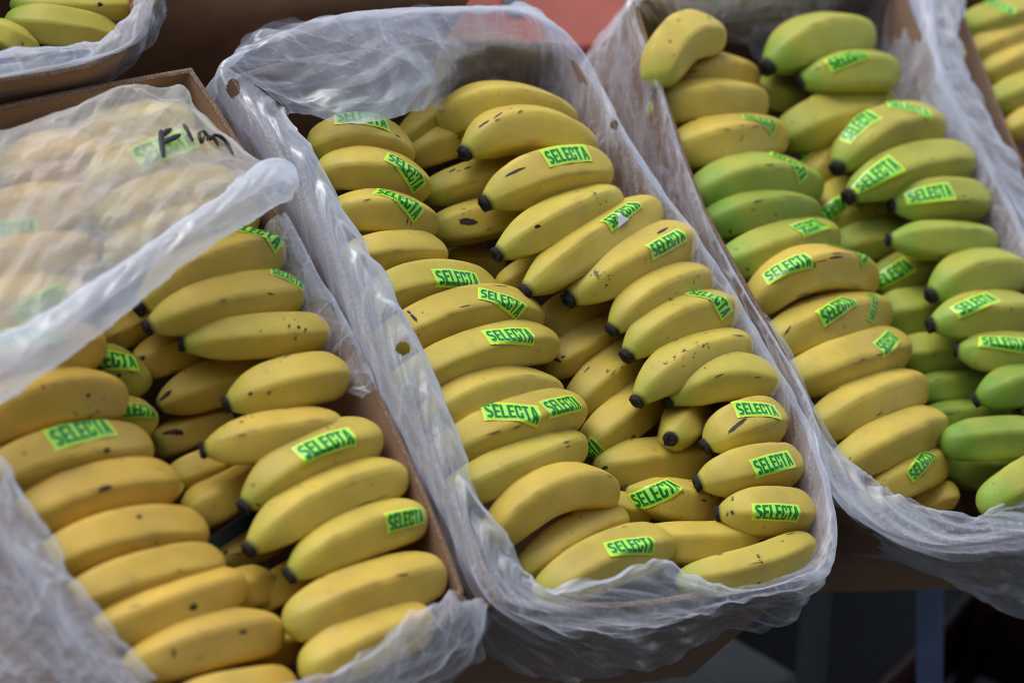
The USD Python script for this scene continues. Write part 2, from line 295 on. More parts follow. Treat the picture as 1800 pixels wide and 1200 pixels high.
RIM_U = [pix([(-330, -130), (0, -190), (180, -230)], 0.03), pix([(180, -230), (290, -60), (262, 30), (215, 92)], 0.03), pix([(215, 92), (150, 122), (60, 138), (-150, 165)], 0.03), pix([(-150, 165), (-240, 20), (-330, -130)], 0.03)]
carton('cardboard box behind the left box, lined with plastic, at the upper left corner', RIM_U, deep=BH)
# tall brown carton behind the middle box
pa, pb = Py(150, 200, 0.60), Py(822, 8, 0.60)
lo = np.array([pa[0], 0.60, -BH]); hi = np.array([pb[0], 0.95, pb[2] + 0.06])
base = W([(lo[0] + hi[0]) / 2, 0.78, -BH])
tc = thing('brown_carton', base, 'plain dark brown carton standing closed behind the middle box', 'carton')
for nm, a, b in (('front_panel', [lo[0], 0.60, lo[2]], [hi[0], 0.606, hi[2]]), ('back_panel', [lo[0], 0.944, lo[2]], [hi[0], 0.95, hi[2]]), ('left_panel', [lo[0], 0.607, lo[2]], [lo[0] + .006, 0.943, hi[2]]),
                 ('right_panel', [hi[0] - .006, 0.607, lo[2]], [hi[0], 0.943, hi[2]]), ('top_flap', [lo[0], 0.60, hi[2] + .001], [hi[0], 0.775, hi[2] + .006]), ('top_flap', [lo[0], 0.777, hi[2] + .001], [hi[0], 0.95, hi[2] + .006]),
                 ('base_panel', [lo[0] + .007, 0.607, lo[2]], [hi[0] - .007, 0.943, lo[2] + .006])):
    obj(nm, rbox(a, b, 0.001), dcard_m, tc, origin=base)
# red crate with a grey strap farther back
clay_m = plain('red_crate_plastic', (0.42, 0.11, 0.075), 0.6, 12, 0.15, 0.1)
x0, x1, y0, y1, ht = hi[0] + .012, 0.86, 0.615, 0.93, -.165
base = W([(x0 + x1) / 2, .77, -BH])
tr = thing('red_tray', base, 'blurred terracotta red tray with a grey strap, on the board behind the middle box', 'tray')
obj('lid', rbox([x0, y0, ht - .012], [x1, y1, ht], .004), clay_m, tr, origin=base)
obj('front_panel', rbox([x0 + .006, y0 + .006, -BH], [x1 - .006, y0 + .016, ht - .013]), clay_m, tr, origin=base); obj('back_panel', rbox([x0 + .006, y1 - .016, -BH], [x1 - .006, y1 - .006, ht - .013]), clay_m, tr, origin=base)
obj('end_panel', rbox([x0 + .006, y0 + .017, -BH], [x0 + .016, y1 - .017, ht - .013]), clay_m, tr, origin=base); obj('end_panel', rbox([x1 - .016, y0 + .017, -BH], [x1 - .006, y1 - .017, ht - .013]), clay_m, tr, origin=base)
s0, s1 = P(915, 25, ht + .003), P(868, -60, ht + .003)
obj('strap', hull([p + d for p in (s0, s1) for d in ([-.012, 0, 0], [.012, 0, 0], [-.012, 0, -.002], [.012, 0, -.002])]), grey_m, tr, origin=base)

# ------------------------------------------------------------------ bananas
def lin(c): return np.array(c, float)
YEL, GRN, ORA, TAN, DGR = lin((0.64, 0.462, 0.080)), lin((0.29, 0.43, 0.060)), lin((0.72, 0.43, 0.070)), lin((0.52, 0.35, 0.10)), lin((0.12, 0.26, 0.03))
PS = [0, .02, .06, .12, .20, .32, .50, .68, .80, .88, .94, .98, 1.0]
PT = [.26, .33, .48, .67, .84, .96, 1.0, .98, .94, .86, .73, .54, .38]      # blossom end to stem end
PB = [.30, .50, .70, .83, .92, .99, 1.0, .99, .95, .88, .77, .60, .42]      # both ends blunt
class Banana:
    def __init__(s, A, M, B, r, tip):
        s.r = r; t = np.linspace(0, 1, 80)[:, None]
        C = A * (1 - t) * (1 - 2 * t) + 4 * M * t * (1 - t) + B * t * (2 * t - 1)
        L = np.r_[0, np.cumsum(np.linalg.norm(np.diff(C, axis=0), axis=1))]; s.L = L[-1]
        s.C = CubicSpline(L / s.L, C); s.dC = s.C.derivative()
        n = np.cross(M - A, B - M); ln = np.linalg.norm(n)
        s.n = n / ln if ln > 1e-5 else np.array([0, 1.0, 0])
        s.prof = PchipInterpolator(PS, PT if tip else PB); s.ph = rng.uniform(0, 2 * np.pi); s.el = rng.uniform(-.05, .05); s.rid = rng.uniform(.82, 1.0)
        T, e1, e2 = s.frame(np.array(.5)); q = np.array([0, 0, .58]) + VIEW * .42; s.ph = -math.atan2(q @ e2, q @ e1) + rng.uniform(-.42, .30)      # fingers lie on a flat side, an edge towards the top
    def frame(s, u):
        T = s.dC(u); T = T / np.linalg.norm(T, axis=-1, keepdims=True)
        e1 = np.cross(s.n, T); e1 /= np.linalg.norm(e1, axis=-1, keepdims=True); e2 = np.cross(T, e1); return T, e1, e2
    def ridge(s, th):
        w = 2 * np.pi / 5; a = np.mod(th + s.ph, w) - w / 2
        poly = np.cos(w / 2) / np.cos(a) * 1.10
        return (1 - s.rid) + s.rid * np.minimum(poly, 1.075) + s.el * np.cos(2 * th)
    def S(s, u, th):
        u, th = np.asarray(u, float), np.asarray(th, float); uc = np.clip(u, 0, 1); T, e1, e2 = s.frame(uc)
        rr = (s.r * s.prof(uc) * (1 + (s.ridge(th) - 1) * np.clip(np.sin(np.pi * uc) * 1.5, 0, 1)))[..., None]
        return s.C(uc) + rr * (np.cos(th)[..., None] * e1 + np.sin(th)[..., None] * e2)
    def N(s, u, th):
        d = 1e-3; a = s.S(u + d, th) - s.S(u - d, th); b = s.S(u, th + d) - s.S(u, th - d); n = np.cross(a, b); n /= np.linalg.norm(n, axis=-1, keepdims=True)
        T, e1, e2 = s.frame(np.clip(u, 0, 1)); o_ = np.cos(th)[..., None] * e1 + np.sin(th)[..., None] * e2
        return n * np.sign((n * o_).sum(-1, keepdims=True))
    def find(s, px, py):
        "the surface point (u, theta) on the camera's side that projects to this pixel"
        u, th = np.meshgrid(np.linspace(.03, .97, 60), np.linspace(0, 2 * np.pi, 60, endpoint=False), indexing='ij'); p = s.S(u, th)
        q = proj(p); d = np.hypot(q[..., 0] - px, q[..., 1] - py); f = ((CAM - p) * s.N(u, th)).sum(-1) > 0
        d = np.where(f, d, 1e9); k = np.unravel_index(np.argmin(d), d.shape); u, th = u[k], th[k]
        for _ in range(6):
            q0 = proj(s.S(u, th)); e = 1e-3; J = np.stack([(proj(s.S(u + e, th)) - q0) / e, (proj(s.S(u, th + e)) - q0) / e], 1)
            if abs(np.linalg.det(J)) < 1e3: break
            st_ = np.linalg.solve(J, np.array([px, py]) - q0); st_ = np.clip(st_, -.05, .05); u, th = np.clip(u + st_[0], .02, .98), th + st_[1]
        return u, th
    def patch(s, px, py, ang):
        "maps flat (x, y) metres to the peel, with x along the image direction ang (degrees, anticlockwise) at the pixel"
        u0, t0 = s.find(px, py); p0 = s.S(u0, t0); n0 = s.N(u0, t0)
        a = math.radians(ang); vimg = math.cos(a) * RC[0] + math.sin(a) * RC[1]
        vd = CAM - p0; vd /= np.linalg.norm(vd); d = vimg - vd * (vimg @ n0) / (vd @ n0) if vd @ n0 > .25 else vimg - n0 * (vimg @ n0)   # slide along the view onto the tangent plane
        X = d / np.linalg.norm(d); Y = np.cross(n0, X); T, e1, e2 = s.frame(np.array(u0)); D = np.cross(n0, T); D /= np.linalg.norm(D); Tt = np.cross(D, n0)
        # theta direction
        dth = s.S(u0, t0 + 1e-3) - s.S(u0, t0); rr = np.linalg.norm(dth) / 1e-3; Dt = dth / np.linalg.norm(dth); Ts = (s.S(u0 + 1e-3, t0) - p0); Ls = np.linalg.norm(Ts) / 1e-3; Ts /= np.linalg.norm(Ts)
        Q = np.linalg.inv(np.array([[Ts @ Ts, Ts @ Dt], [Ts @ Dt, 1.0]]))
        def f(xy, off):
            xy = np.asarray(xy, float); v = xy[:, :1] * X + xy[:, 1:] * Y
            c = np.stack([v @ Ts, v @ Dt], 1) @ Q.T; uu, tt = np.clip(u0 + c[:, 0] / Ls, .005, .995), t0 + c[:, 1] / rr
            return s.S(uu, tt) + s.N(uu, tt) * np.asarray(off).reshape(-1, 1)
        return f
# lettering: heavy condensed capitals
def stroke(pts, w): return sg.LineString(pts).buffer(w / 2, cap_style='flat', join_style='mitre')
def capital(ch):
    w = .19
    if ch == 'E': g_ = shapely.union_all([sg.box(0, 0, .2, 1), sg.box(0, 0, .47, .17), sg.box(0, .42, .43, .58), sg.box(0, .83, .47, 1)])
    elif ch == 'L': g_ = shapely.union_all([sg.box(0, 0, .2, 1), sg.box(0, 0, .45, .17)])
    elif ch == 'T': g_ = shapely.union_all([sg.box(.15, 0, .35, 1), sg.box(0, .83, .5, 1)])
    elif ch == 'A': g_ = sg.Polygon([(0, 0), (.19, 0), (.23, .22), (.33, .22), (.37, 0), (.56, 0), (.38, 1), (.18, 1)]).difference(sg.Polygon([(.245, .36), (.315, .36), (.28, .74)]))
    elif ch == 'C':
        o_ = sg.box(.16, .16, .36, .84).buffer(.16); i_ = sg.box(.25, .24, .27, .76).buffer(.065); g_ = o_.difference(i_).difference(sg.box(.3, .4, .6, .62))
    else:                                            # S
        th = np.linspace(0.15 * np.pi, 1.5 * np.pi, 14); up = np.c_[.26 + .165 * np.cos(th), .71 + .20 * np.sin(th)]; th = np.linspace(.5 * np.pi, -.85 * np.pi, 14); dn = np.c_[.26 + .165 * np.cos(th), .29 + .20 * np.sin(th)]
        g_ = sg.LineString(np.vstack([up, dn])).buffer(.095, cap_style='flat')
    return g_
def word(text, wid, hei):
    x, gs = 0, []
    for ch in text:
        c = capital(ch); b = c.bounds; gs.append(affinity.translate(c, x - b[0], 0)); x += b[2] - b[0] + .045
    return [affinity.translate(affinity.scale(c, wid / (x - .045), hei, origin=(0, 0)), -wid / 2, -hei / 2) for c in gs]
def flat(poly, step):
    v, f = trimesh.creation.triangulate_polygon(poly, engine='earcut'); v, f = trimesh.remesh.subdivide_to_size(np.c_[v, np.zeros(len(v))], f, step); return v[:, :2], f
SWD, SHT = 0.0505, 0.0185
def zig(w, h, n=14):
    "a label with finely pinked edges"
    p = []
    for (x0, y0), (x1, y1), k in (((-w / 2, -h / 2), (w / 2, -h / 2), n), ((w / 2, -h / 2), (w / 2, h / 2), n // 2), ((w / 2, h / 2), (-w / 2, h / 2), n), ((-w / 2, h / 2), (-w / 2, -h / 2), n // 2)):
        d = np.array([x1 - x0, y1 - y0]); nn = np.array([d[1], -d[0]]) / np.linalg.norm(d)
        for i in range(2 * k): p.append(np.array([x0, y0]) + d * i / (2 * k) + nn * (0.00035 if i % 2 else 0))
    return sg.Polygon(p)
ST_BASE = flat(zig(SWD, SHT), 0.0022); ST_FIELD = flat(sg.box(-SWD / 2 + .0014, -SHT / 2 + .0014, SWD / 2 - .0014, SHT / 2 - .0014), 0.0022)
_l = [flat(c, 0.0022) for c in word('SELECTA', SWD - .0046, SHT - .0046)]
LETTERS = _l
def add_sticker(ban, path, origin, px, py, ang, sc=1.0, peel=None):
    f = ban.patch(px, py, ang)
    wob = rng.uniform(-1, 1, 4)
    def lift(xy, base):
        off = base + 0.00025 * (1 + np.sin(xy[:, 0] * 260 + wob[0] * 3))       # not pressed down quite evenly
        return off
    def ob(name, vf, m, parent, base):
        v, ff = vf; v = v * sc; return obj(name, (f(v, lift(v, base)), ff), m, parent, smooth=True, origin=origin)
    s = ob('sticker', ST_BASE, st_border_m, path, 0.00035)
    ob('sticker_field', ST_FIELD, st_field_m, s, 0.00055)
    for L in LETTERS: ob('letter', L, st_text_m, s, 0.00075)
    if peel: ob('curled_corner', flat(sg.Polygon([(-.0175, -.0100), (.0005, -.0100), (-.0025, -.0055), (-.0075, .0015)]), .002), st_back_m, s, 0.0013)
def add_bruise(ban, path, origin, px, py, ang, lx, ly, m=None):
    f = ban.patch(px, py, ang); th = np.linspace(0, 2 * np.pi, 22, endpoint=False); rr = 1 + .35 * (rng.random(22) - .5)
    poly = sg.Polygon(np.c_[lx / 2 * rr * np.cos(th), ly / 2 * rr * np.sin(th)]); v, ff = flat(poly, 0.0025)
    obj('bruise', (f(v, np.full(len(v), 0.00015)), ff), m or bruise_m, path, smooth=True, origin=origin)

NU, NT = 44, 40
def banana(A, M, B, r, label, group, tip=False, g=0.1, o=0.0, tone=1.0, stickers=(), bruises=(), h=(-.035, -.018, -.045), gtip=None, gend=0.0):
    A, M, B = P(*A, h[0]), P(*M, h[1]), P(*B, h[2])
    r = r * depth(M) / FPX
    b = Banana(A, M, B, r, tip)
    us = 1 - (1 - np.linspace(0, 1, NU)) if False else (1 - np.cos(np.linspace(0, np.pi, NU))) / 2 * .6 + np.linspace(0, 1, NU) * .4
    ths = np.linspace(0, 2 * np.pi, NT, endpoint=False); uu, tt = np.meshgrid(us, ths, indexing='ij'); V = b.S(uu, tt)
    V += 0.0006 * (meshkit.fbm(V * 60, 2, 3) - .5)[..., None]
    i = np.arange(NU * NT).reshape(NU, NT); j = np.roll(i, -1, 1)
    F = np.vstack([np.stack([i[:-1].ravel(), j[:-1].ravel(), j[1:].ravel()], 1), np.stack([i[:-1].ravel(), j[1:].ravel(), i[1:].ravel()], 1)])
    v = V.reshape(-1, 3); ca, cb = len(v), len(v) + 1; T0, T1 = b.dC(0.0), b.dC(1.0)
    v = np.vstack([v, b.C(0.0) - T0 / np.linalg.norm(T0) * r * .10, b.C(1.0) + T1 / np.linalg.norm(T1) * r * .10])
    F = np.vstack([F, np.stack([np.full(NT, ca), j[0], i[0]], 1), np.stack([np.full(NT, cb), i[-1], j[-1]], 1)])
    mesh = trimesh.Trimesh(v, F, process=False)
    if mesh.volume < 0: F = F[:, ::-1]
    # colour of the peel itself
    u = np.r_[uu.ravel(), 0, 1]; th = np.r_[tt.ravel(), 0, 0]
    n1 = meshkit.fbm(v * 28 + rng.uniform(0, 50), 3, 1); n2 = meshkit.fbm(v * 70 + rng.uniform(0, 50), 2, 2)
    col = YEL * (1 - o) + ORA * o; col = col * tone
    gt = (0.34 + g * .9) if gtip is None else gtip
    gg = np.clip(g + gt * np.clip(1 - u / .24, 0, 1) ** 1.3 + gend * np.clip((u - .78) / .22, 0, 1) + (n1 - .5) * .5 * min(1, .3 + g), 0, 1)[:, None]
    c = col * (1 - gg) + (GRN * tone if g < .8 else (GRN * .4 + DGR * .6)) * gg
    w5 = 2 * np.pi / 5; edge = np.abs(np.mod(th + b.ph, w5) / w5 - 0)                  # ridge lines at 0 / 1
    edge = np.minimum(edge, 1 - edge) * w5; rd = (np.clip(1 - edge / .16, 0, 1) * np.clip(np.sin(np.pi * u), 0, 1) * np.clip((n2 - .52) * 5, 0, 1))[:, None]
    c = c * (1 - .7 * rd) + lin((0.20, 0.11, 0.03)) * .7 * rd
    tn = (np.clip((n1 - .55) * 3, 0, .4) * (1 - gg[:, 0]))[:, None]; c = c * (1 - tn) + TAN * tone * tn
    dk = np.clip((.035 - u) / .03, 0, 1)[:, None] * (1 if tip else 0); c = c * (1 - dk) + lin((.03, .02, .015)) * dk
    ew = W(v); low = ew[ew[:, 2].argmin()]; origin = np.array([ew[:, 0].mean(), ew[:, 1].mean(), low[2]])
    path = thing('banana', origin, label, 'banana', group)
    obj('peel', (v, F), peel_m, path, smooth=True, origin=origin, attrs={'peel_color': c})
    if tip:
        T = T0 / np.linalg.norm(T0); tt_ = np.linspace(0, 2 * np.pi, 14, endpoint=False); _, e1, e2 = b.frame(np.array(0.0)); rings = []
        for k, (d, q) in enumerate(((.20, .27), (.0, .315), (-.12, .30), (-.15, .20), (-.10, .05))):
            jit = 1 + .22 * (rng.random(14) - .5); rings.append(b.C(0.0) + T * r * d + (r * q * jit)[:, None] * (np.cos(tt_)[:, None] * e1 + np.sin(tt_)[:, None] * e2) + T * (r * .08 * (rng.random(14) - .5))[:, None])
        G = np.array(rings); G = np.concatenate([G, G[:, :1]], 1)
        obj('blossom_tip', grid_mesh(G), tip_m, path, smooth=50, origin=origin)
    for s in stickers: add_sticker(b, path, origin, *s)
    for s in bruises: add_bruise(b, path, origin, *s)
    for _ in range(rng.integers(0, 4)):                              # rubbed brown streaks, mostly along the edges of the finger
        for _try in range(6):
            u_ = np.array(rng.uniform(.18, .88)); t_ = np.array(-b.ph + rng.integers(0, 5) * 2 * np.pi / 5 + rng.normal(0, .12)); p_ = b.S(u_, t_)
            vd = CAM - p_
            if vd @ b.N(u_, t_) < .35 * np.linalg.norm(vd): continue
            q0, q1 = proj(p_), proj(b.S(u_ + .02, t_)); add_bruise(b, path, origin, q0[0], q0[1], math.degrees(math.atan2(q0[1] - q1[1], q1[0] - q0[0])) + rng.normal(0, 8), rng.uniform(.005, .017), rng.uniform(.0007, .0017), scar_m if rng.random() < .8 else bruise_m)
            break
    return b

ORD = 'first second third fourth fifth sixth seventh eighth ninth tenth eleventh twelfth thirteenth fourteenth fifteenth sixteenth seventeenth'.split()
def row(items, where, group, defaults, lift=True):
    for k, (A, M, B, r, kw) in enumerate(items):
        kw = {**defaults, **kw}; look = kw.pop('look', None); dy = 0
        if lift: dy = .10 * r; r = r * 1.10
        g_ = kw.get('g', .1)
        colr = 'green' if g_ > .6 else 'yellow-green' if g_ > .3 else 'yellow'
        if look is None:
            look = colr + (' black-tipped' if kw.get('tip') else '') + ' banana'
            ns = len(kw.get('stickers', ()))
            look += ' with green sticker' if ns == 1 else ' with two stickers' if ns == 2 else ''
        banana((A[0], A[1] + dy), (M[0], M[1] + dy), (B[0], B[1] + dy), r, f'{look}, {ORD[k]} from back in {where}', group, **kw)
D = dict
GM, GL, GR = 'bananas in the middle box', 'bananas in the left box', 'bananas in the right box'
row([((545, 258), (640, 240), (706, 278), 38, D(stickers=[(637, 207, -8)])),
     ((560, 305), (655, 298), (737, 332), 38, D(stickers=[(722, 300, -50, 1.0)])),
     ((580, 380), (670, 370), (750, 396), 38, D(stickers=[(707, 350, -22)], bruises=[(716, 389, 80, .006, .0012), (722, 393, 70, .005, .001)])),
     ((600, 455), (690, 440), (767, 446), 35, D()),
     ((640, 535), (745, 495), (862, 515), 38, D(stickers=[(806, 488, -6)], g=.22)),
     ((655, 615), (822, 540), (942, 562), 38, D(stickers=[(886, 527, -20)], bruises=[(727, 558, -50, .010, .003), (719, 549, -40, .004, .0025)])),
     ((682, 690), (850, 615), (966, 606), 40, D(stickers=[(897, 588, 3)], g=.18)),
     ((740, 748), (862, 685), (975, 692), 38, D()),
     ((760, 805), (900, 742), (1012, 718), 41, D(stickers=[(900, 724, -2), (990, 710, 12)])),
     ((780, 872), (910, 817), (1014, 778), 39, D(g=.2)),
     ((858, 955), (968, 862), (1068, 868), 42, D(o=.3, h=(-.04, -.008, -.04))),
     ((912, 1010), (1000, 942), (1088, 910), 36, D(o=.2, h=(-.05, -.03, -.05))),
     ((945, 1052), (1060, 982), (1164, 955), 44, D(stickers=[(1112, 957, 6)], g=.15, h=(-.03, -.01, -.03)))],
    'left row of middle box', GM, D(g=.08, tone=.98))
row([((705, 250), (750, 212), (800, 182), 28, D(h=(-.06, -.05, -.06), look='small shaded yellow banana')),
     ((778, 222), (872, 182), (1000, 220), 42, D(h=(-.05, -.015, -.03))),
     ((817, 266), (925, 222), (1040, 272), 42, D(tip=True, bruises=[(850, 218, 35, .012, .003), (875, 203, 35, .012, .0025)])),
     ((853, 353), (955, 307), (1066, 302), 44, D(tip=True, stickers=[(997, 272, 7)], bruises=[(905, 302, 25, .02, .003)])),
     ((874, 443), (978, 388), (1082, 346), 40, D(tip=True, g=.2, bruises=[(945, 398, 10, .006, .003)])),
     ((922, 508), (1037, 430), (1150, 362), 42, D(tip=True, stickers=[(1093, 373, 36, 1.0, True)])),
     ((1000, 522), (1103, 460), (1212, 415), 44, D(tip=True, stickers=[(1175, 425, 30)], bruises=[(1165, 405, 30, .02, .003)])),
     ((1076, 576), (1148, 518), (1240, 490), 40, D(tip=True)),
     ((1102, 621), (1185, 560), (1288, 545), 42, D(tip=True, stickers=[(1253, 522, -15)], g=.2)),
     ((1120, 701), (1205, 632), (1312, 606), 40, D(tip=True, g=.22)),
     ((1172, 701), (1262, 660), (1362, 676), 40, D(tip=True, g=.28)),
     ((1178, 768), (1202, 740), (1222, 712), 37, D(tip=True, h=(-.02, -.045, -.07), look='stubby yellow banana, black tip forward')),
     ((1241, 779), (1302, 746), (1364, 736), 44, D(tip=True, stickers=[(1332, 719, -2, .85)], bruises=[(1296, 747, 40, .022, .004)])),
     ((1227, 845), (1312, 822), (1396, 814), 42, D(tip=True, stickers=[(1360, 812, 15, .9)])),
     ((1100, 862), (1180, 876), (1268, 886), 37, D(tip=True, stickers=[(1154, 866, 27)], h=(-.05, -.04, -.06))),
     ((1263, 898), (1337, 893), (1418, 898), 40, D(tip=True, stickers=[(1370, 900, -3, .9)], bruises=[(1287, 900, -60, .004, .003)])),
     ], 'right row of middle box', GM, D(g=.10, h=(-.018, -.006, -.012)))
row([((712, 282), (776, 252), (850, 236), 38, D(look='shaded yellow banana')),
     ((742, 345), (836, 316), (950, 288), 37, D(g=.22, bruises=[(795, 300, 30, .008, .002), (822, 295, 20, .008, .002)])),
     ((752, 408), (850, 386), (968, 356), 39, D(g=.15, bruises=[(822, 390, 0, .017, .006)], look='yellow banana with large black bruise')),
     ((780, 455), (830, 462), (885, 470), 27, D(h=(-.10, -.10, -.10), look='deeply shaded yellow banana')),
     ((880, 505), (915, 486), (965, 460), 28, D(look='small half-hidden yellow banana')),
     ((938, 592), (1000, 556), (1085, 508), 41, D(o=.25, bruises=[(955, 563, 40, .007, .003), (948, 560, 60, .004, .002)])),
     ((948, 652), (1020, 612), (1095, 560), 38, D(o=.25, bruises=[(978, 632, -20, .01, .0025), (984, 669, 40, .006, .003), (990, 627, 30, .004, .002)])),
     ((1003, 722), (1056, 672), (1132, 610), 43, D()),
     ((1026, 795), (1088, 742), (1156, 690), 44, D(stickers=[(1020, 803, 30, .7)])),
     ((1045, 826), (1130, 816), (1235, 806), 43, D(o=.1, g=.12, bruises=[(1063, 822, 20, .006, .003)])),
     ((1048, 884), (1090, 892), (1132, 902), 28, D(look='small half-hidden yellow banana')),
     ((1095, 955), (1240, 957), (1368, 950), 40, D(h=(-.045, -.03, -.045), look='long yellow banana lying crosswise', bruises=[(1340, 950, 20, .01, .002)])),
     ((1190, 1022), (1320, 998), (1420, 954), 37, D(g=.2, h=(-.02, -.005, -.01), look='long yellow banana along the front rim'))],
    'gap row of middle box', GM, D(g=.08, h=(-.07, -.055, -.065), tone=.97), lift=False)
# left box
row([((0, 300), (90, 275), (200, 265), 46, D()), ((-60, 400), (60, 365), (160, 350), 48, D(stickers=[(10, 405, 5)])), ((-70, 480), (50, 450), (150, 440), 46, D()), ((-70, 560), (40, 530), (140, 520), 46, D(stickers=[(80, 530, 25)])),
     ((-80, 660), (50, 618), (165, 605), 46, D(stickers=[(40, 590, 5)])),
     ((-60, 762), (80, 700), (202, 702), 52, D(o=.8, bruises=[(155, 695, 30, .004, .003)])),
     ((-40, 852), (110, 797), (250, 788), 48, D(o=.6, stickers=[(145, 757, 14, 1.12)], bruises=[(188, 791, 20, .006, .004)])),
     ((20, 920), (165, 860), (297, 848), 46, D(bruises=[(185, 857, 15, .012, .0035)])),
     ((70, 992), (215, 937), (348, 936), 46, D(bruises=[(245, 908, 5, .005, .0035)])),
     ((110, 1062), (250, 1008), (378, 988), 42, D(o=.7)),
     ((160, 1115), (290, 1064), (414, 1024), 44, D(bruises=[(340, 1066, 15, .008, .0045)])),
     ((222, 1180), (345, 1132), (480, 1107), 48, D(bruises=[(427, 1110, 5, .008, .003)])),
     ((300, 1235), (400, 1216), (505, 1200), 38, D())],
    'left row of left box', GL, D(g=.03, o=.75, h=(-.03, -.012, -.04)))
row([((120, 255), (235, 222), (330, 214), 42, D()), ((140, 325), (260, 282), (375, 268), 44, D(stickers=[(290, 256, 20, 1.2)])), ((170, 395), (290, 342), (412, 325), 44, D()), ((190, 460), (310, 400), (445, 375), 44, D()),
     ((245, 536), (372, 462), (492, 442), 48, D(stickers=[(448, 407, -12)], tip=True)),
     ((260, 571), (388, 530), (525, 512), 44, D(tip=True, stickers=[(507, 488, -25, .6)])),
     ((320, 601), (442, 588), (572, 580), 38, D(tip=True, g=.22, bruises=[(525, 575, 70, .004, .003), (537, 579, 60, .004, .002), (508, 573, 60, .004, .002)])),
     ((399, 706), (502, 672), (602, 656), 44, D(tip=True, g=.14, bruises=[(440, 692, 30, .0035, .003)])),
     ((359, 786), (462, 768), (595, 748), 43, D(tip=True)),
     ((430, 886), (540, 802), (662, 768), 46, D(tip=True, g=.2, stickers=[(573, 777, 20, 1.05)])),
     ((438, 961), (570, 872), (708, 836), 46, D(tip=True, g=.15)),
     ((509, 1006), (612, 945), (740, 906), 45, D(tip=True, g=.18, stickers=[(714, 912, 13, .8)])),
     ((502, 1098), (620, 1050), (770, 1002), 50, D(o=.5)),
     ((530, 1180), (630, 1132), (745, 1082), 48, D(o=.5))],
    'right row of left box', GL, D(g=.08, o=.3, h=(-.02, -.008, -.014)))
row([((165, 600), (212, 580), (258, 560), 34, D()), ((130, 645), (190, 642), (252, 690), 38, D(g=.5, stickers=[(190, 632, 12)], bruises=[(209, 659, 10, .004, .003)])),
     ((238, 650), (292, 625), (385, 600), 40, D(o=.6, bruises=[(243, 632, 25, .013, .005)])), ((278, 716), (352, 682), (465, 650), 44, D(tip=True, o=.4, bruises=[(290, 696, 40, .014, .004)])),
     ((170, 740), (217, 735), (262, 752), 40, D(g=.2, stickers=[(240, 720, 3, .75)])), ((272, 790), (332, 760), (405, 735), 34, D(h=(-.08, -.08, -.08), bruises=[(305, 758, 0, .02, .005)])),
     ((300, 842), (352, 826), (425, 800), 36, D()), ((272, 890), (300, 866), (312, 842), 17, D(tip=True, look='slim yellow banana tip')), ((325, 912), (377, 880), (455, 830), 44, D()),
     ((380, 988), (430, 967), (500, 940), 32, D(h=(-.08, -.08, -.08), bruises=[(397, 970, 40, .004, .003)])), ((380, 1055), (428, 1036), (473, 1030), 38, D(gend=.6)), ((450, 1062), (492, 1032), (545, 1000), 32, D()),
     ((420, 1172), (470, 1142), (514, 1128), 40, D())],
    'gap row of left box', GL, D(g=.06, o=.35, h=(-.065, -.055, -.06), tone=.97), lift=False)
strap_m = plain('teal_strap', (0.006, 0.018, 0.020), 0.5, 60, 0.3, 0.1)
sp = np.array([P(*p) for p in ((330, 985, -.06), (360, 966, -.052), (395, 942, -.048), (432, 918, -.05), (470, 890, -.06))]); o = W(sp[2])
sw = np.array([.004, .003, -.002]); C = PchipInterpolator(np.linspace(0, 1, 5), sp)(np.linspace(0, 1, 24)); nr = np.array([0, -.55, .83]) * .0008; sd = np.array([.2, .83, .55]) * .0065
Gs = np.stack([C + sd + nr, C - sd + nr, C - sd - nr, C + sd - nr, C + sd + nr], 1)
tag(obj('strap', grid_mesh(Gs), strap_m, origin=None, smooth=30), 'dark teal packing strap lying in the gap between bananas of the left box', 'strap')
# right box
row([((1156, 148), (1188, 72), (1257, 66), 40, D(h=(.0, .01, -.01), g=.15)), ((1150, 168), (1232, 130), (1317, 142), 38, D(h=(-.05, -.03, -.05), o=.2)), ((1140, 198), (1236, 176), (1330, 182), 40, D()),
     ((1172, 270), (1270, 246), (1362, 238), 43, D(stickers=[(1340, 211, 36, .9)], bruises=[(1304, 243, 60, .008, .001)])),
     ((1213, 352), (1320, 308), (1430, 332), 40, D(g=.75, stickers=[(1391, 286, -38, .9)])), ((1233, 402), (1335, 370), (1424, 378), 38, D(g=.8)),
     ((1258, 472), (1365, 432), (1457, 412), 38, D(g=.62, stickers=[(1424, 397, 16)])), ((1320, 545), (1415, 474), (1524, 492), 42, D(stickers=[(1385, 466, 25), (1490, 440, -28, .9)], o=.15, bruises=[(1470, 452, 5, .02, .002)], h=(-.035, -.005, -.045))),
     ((1343, 612), (1450, 562), (1547, 547), 42, D(stickers=[(1473, 538, 38), (1536, 537, 80, .7)], bruises=[(1385, 580, 55, .012, .0015)])), ((1373, 672), (1480, 636), (1580, 606), 42, D(stickers=[(1560, 600, 45, .9)])),
     ((1422, 762), (1520, 706), (1609, 678), 42, D()), ((1463, 827), (1560, 773), (1642, 744), 42, D()), ((1508, 880), (1580, 838), (1645, 808), 38, D(stickers=[(1622, 813, 52, .9)], h=(-.05, -.03, -.05))), ((1610, 893), (1645, 872), (1674, 870), 26, D(h=(-.06, -.05, -.05), look='small half-hidden yellow banana'))],
    'left row of right box', GR, D(g=.06, tone=1.0))
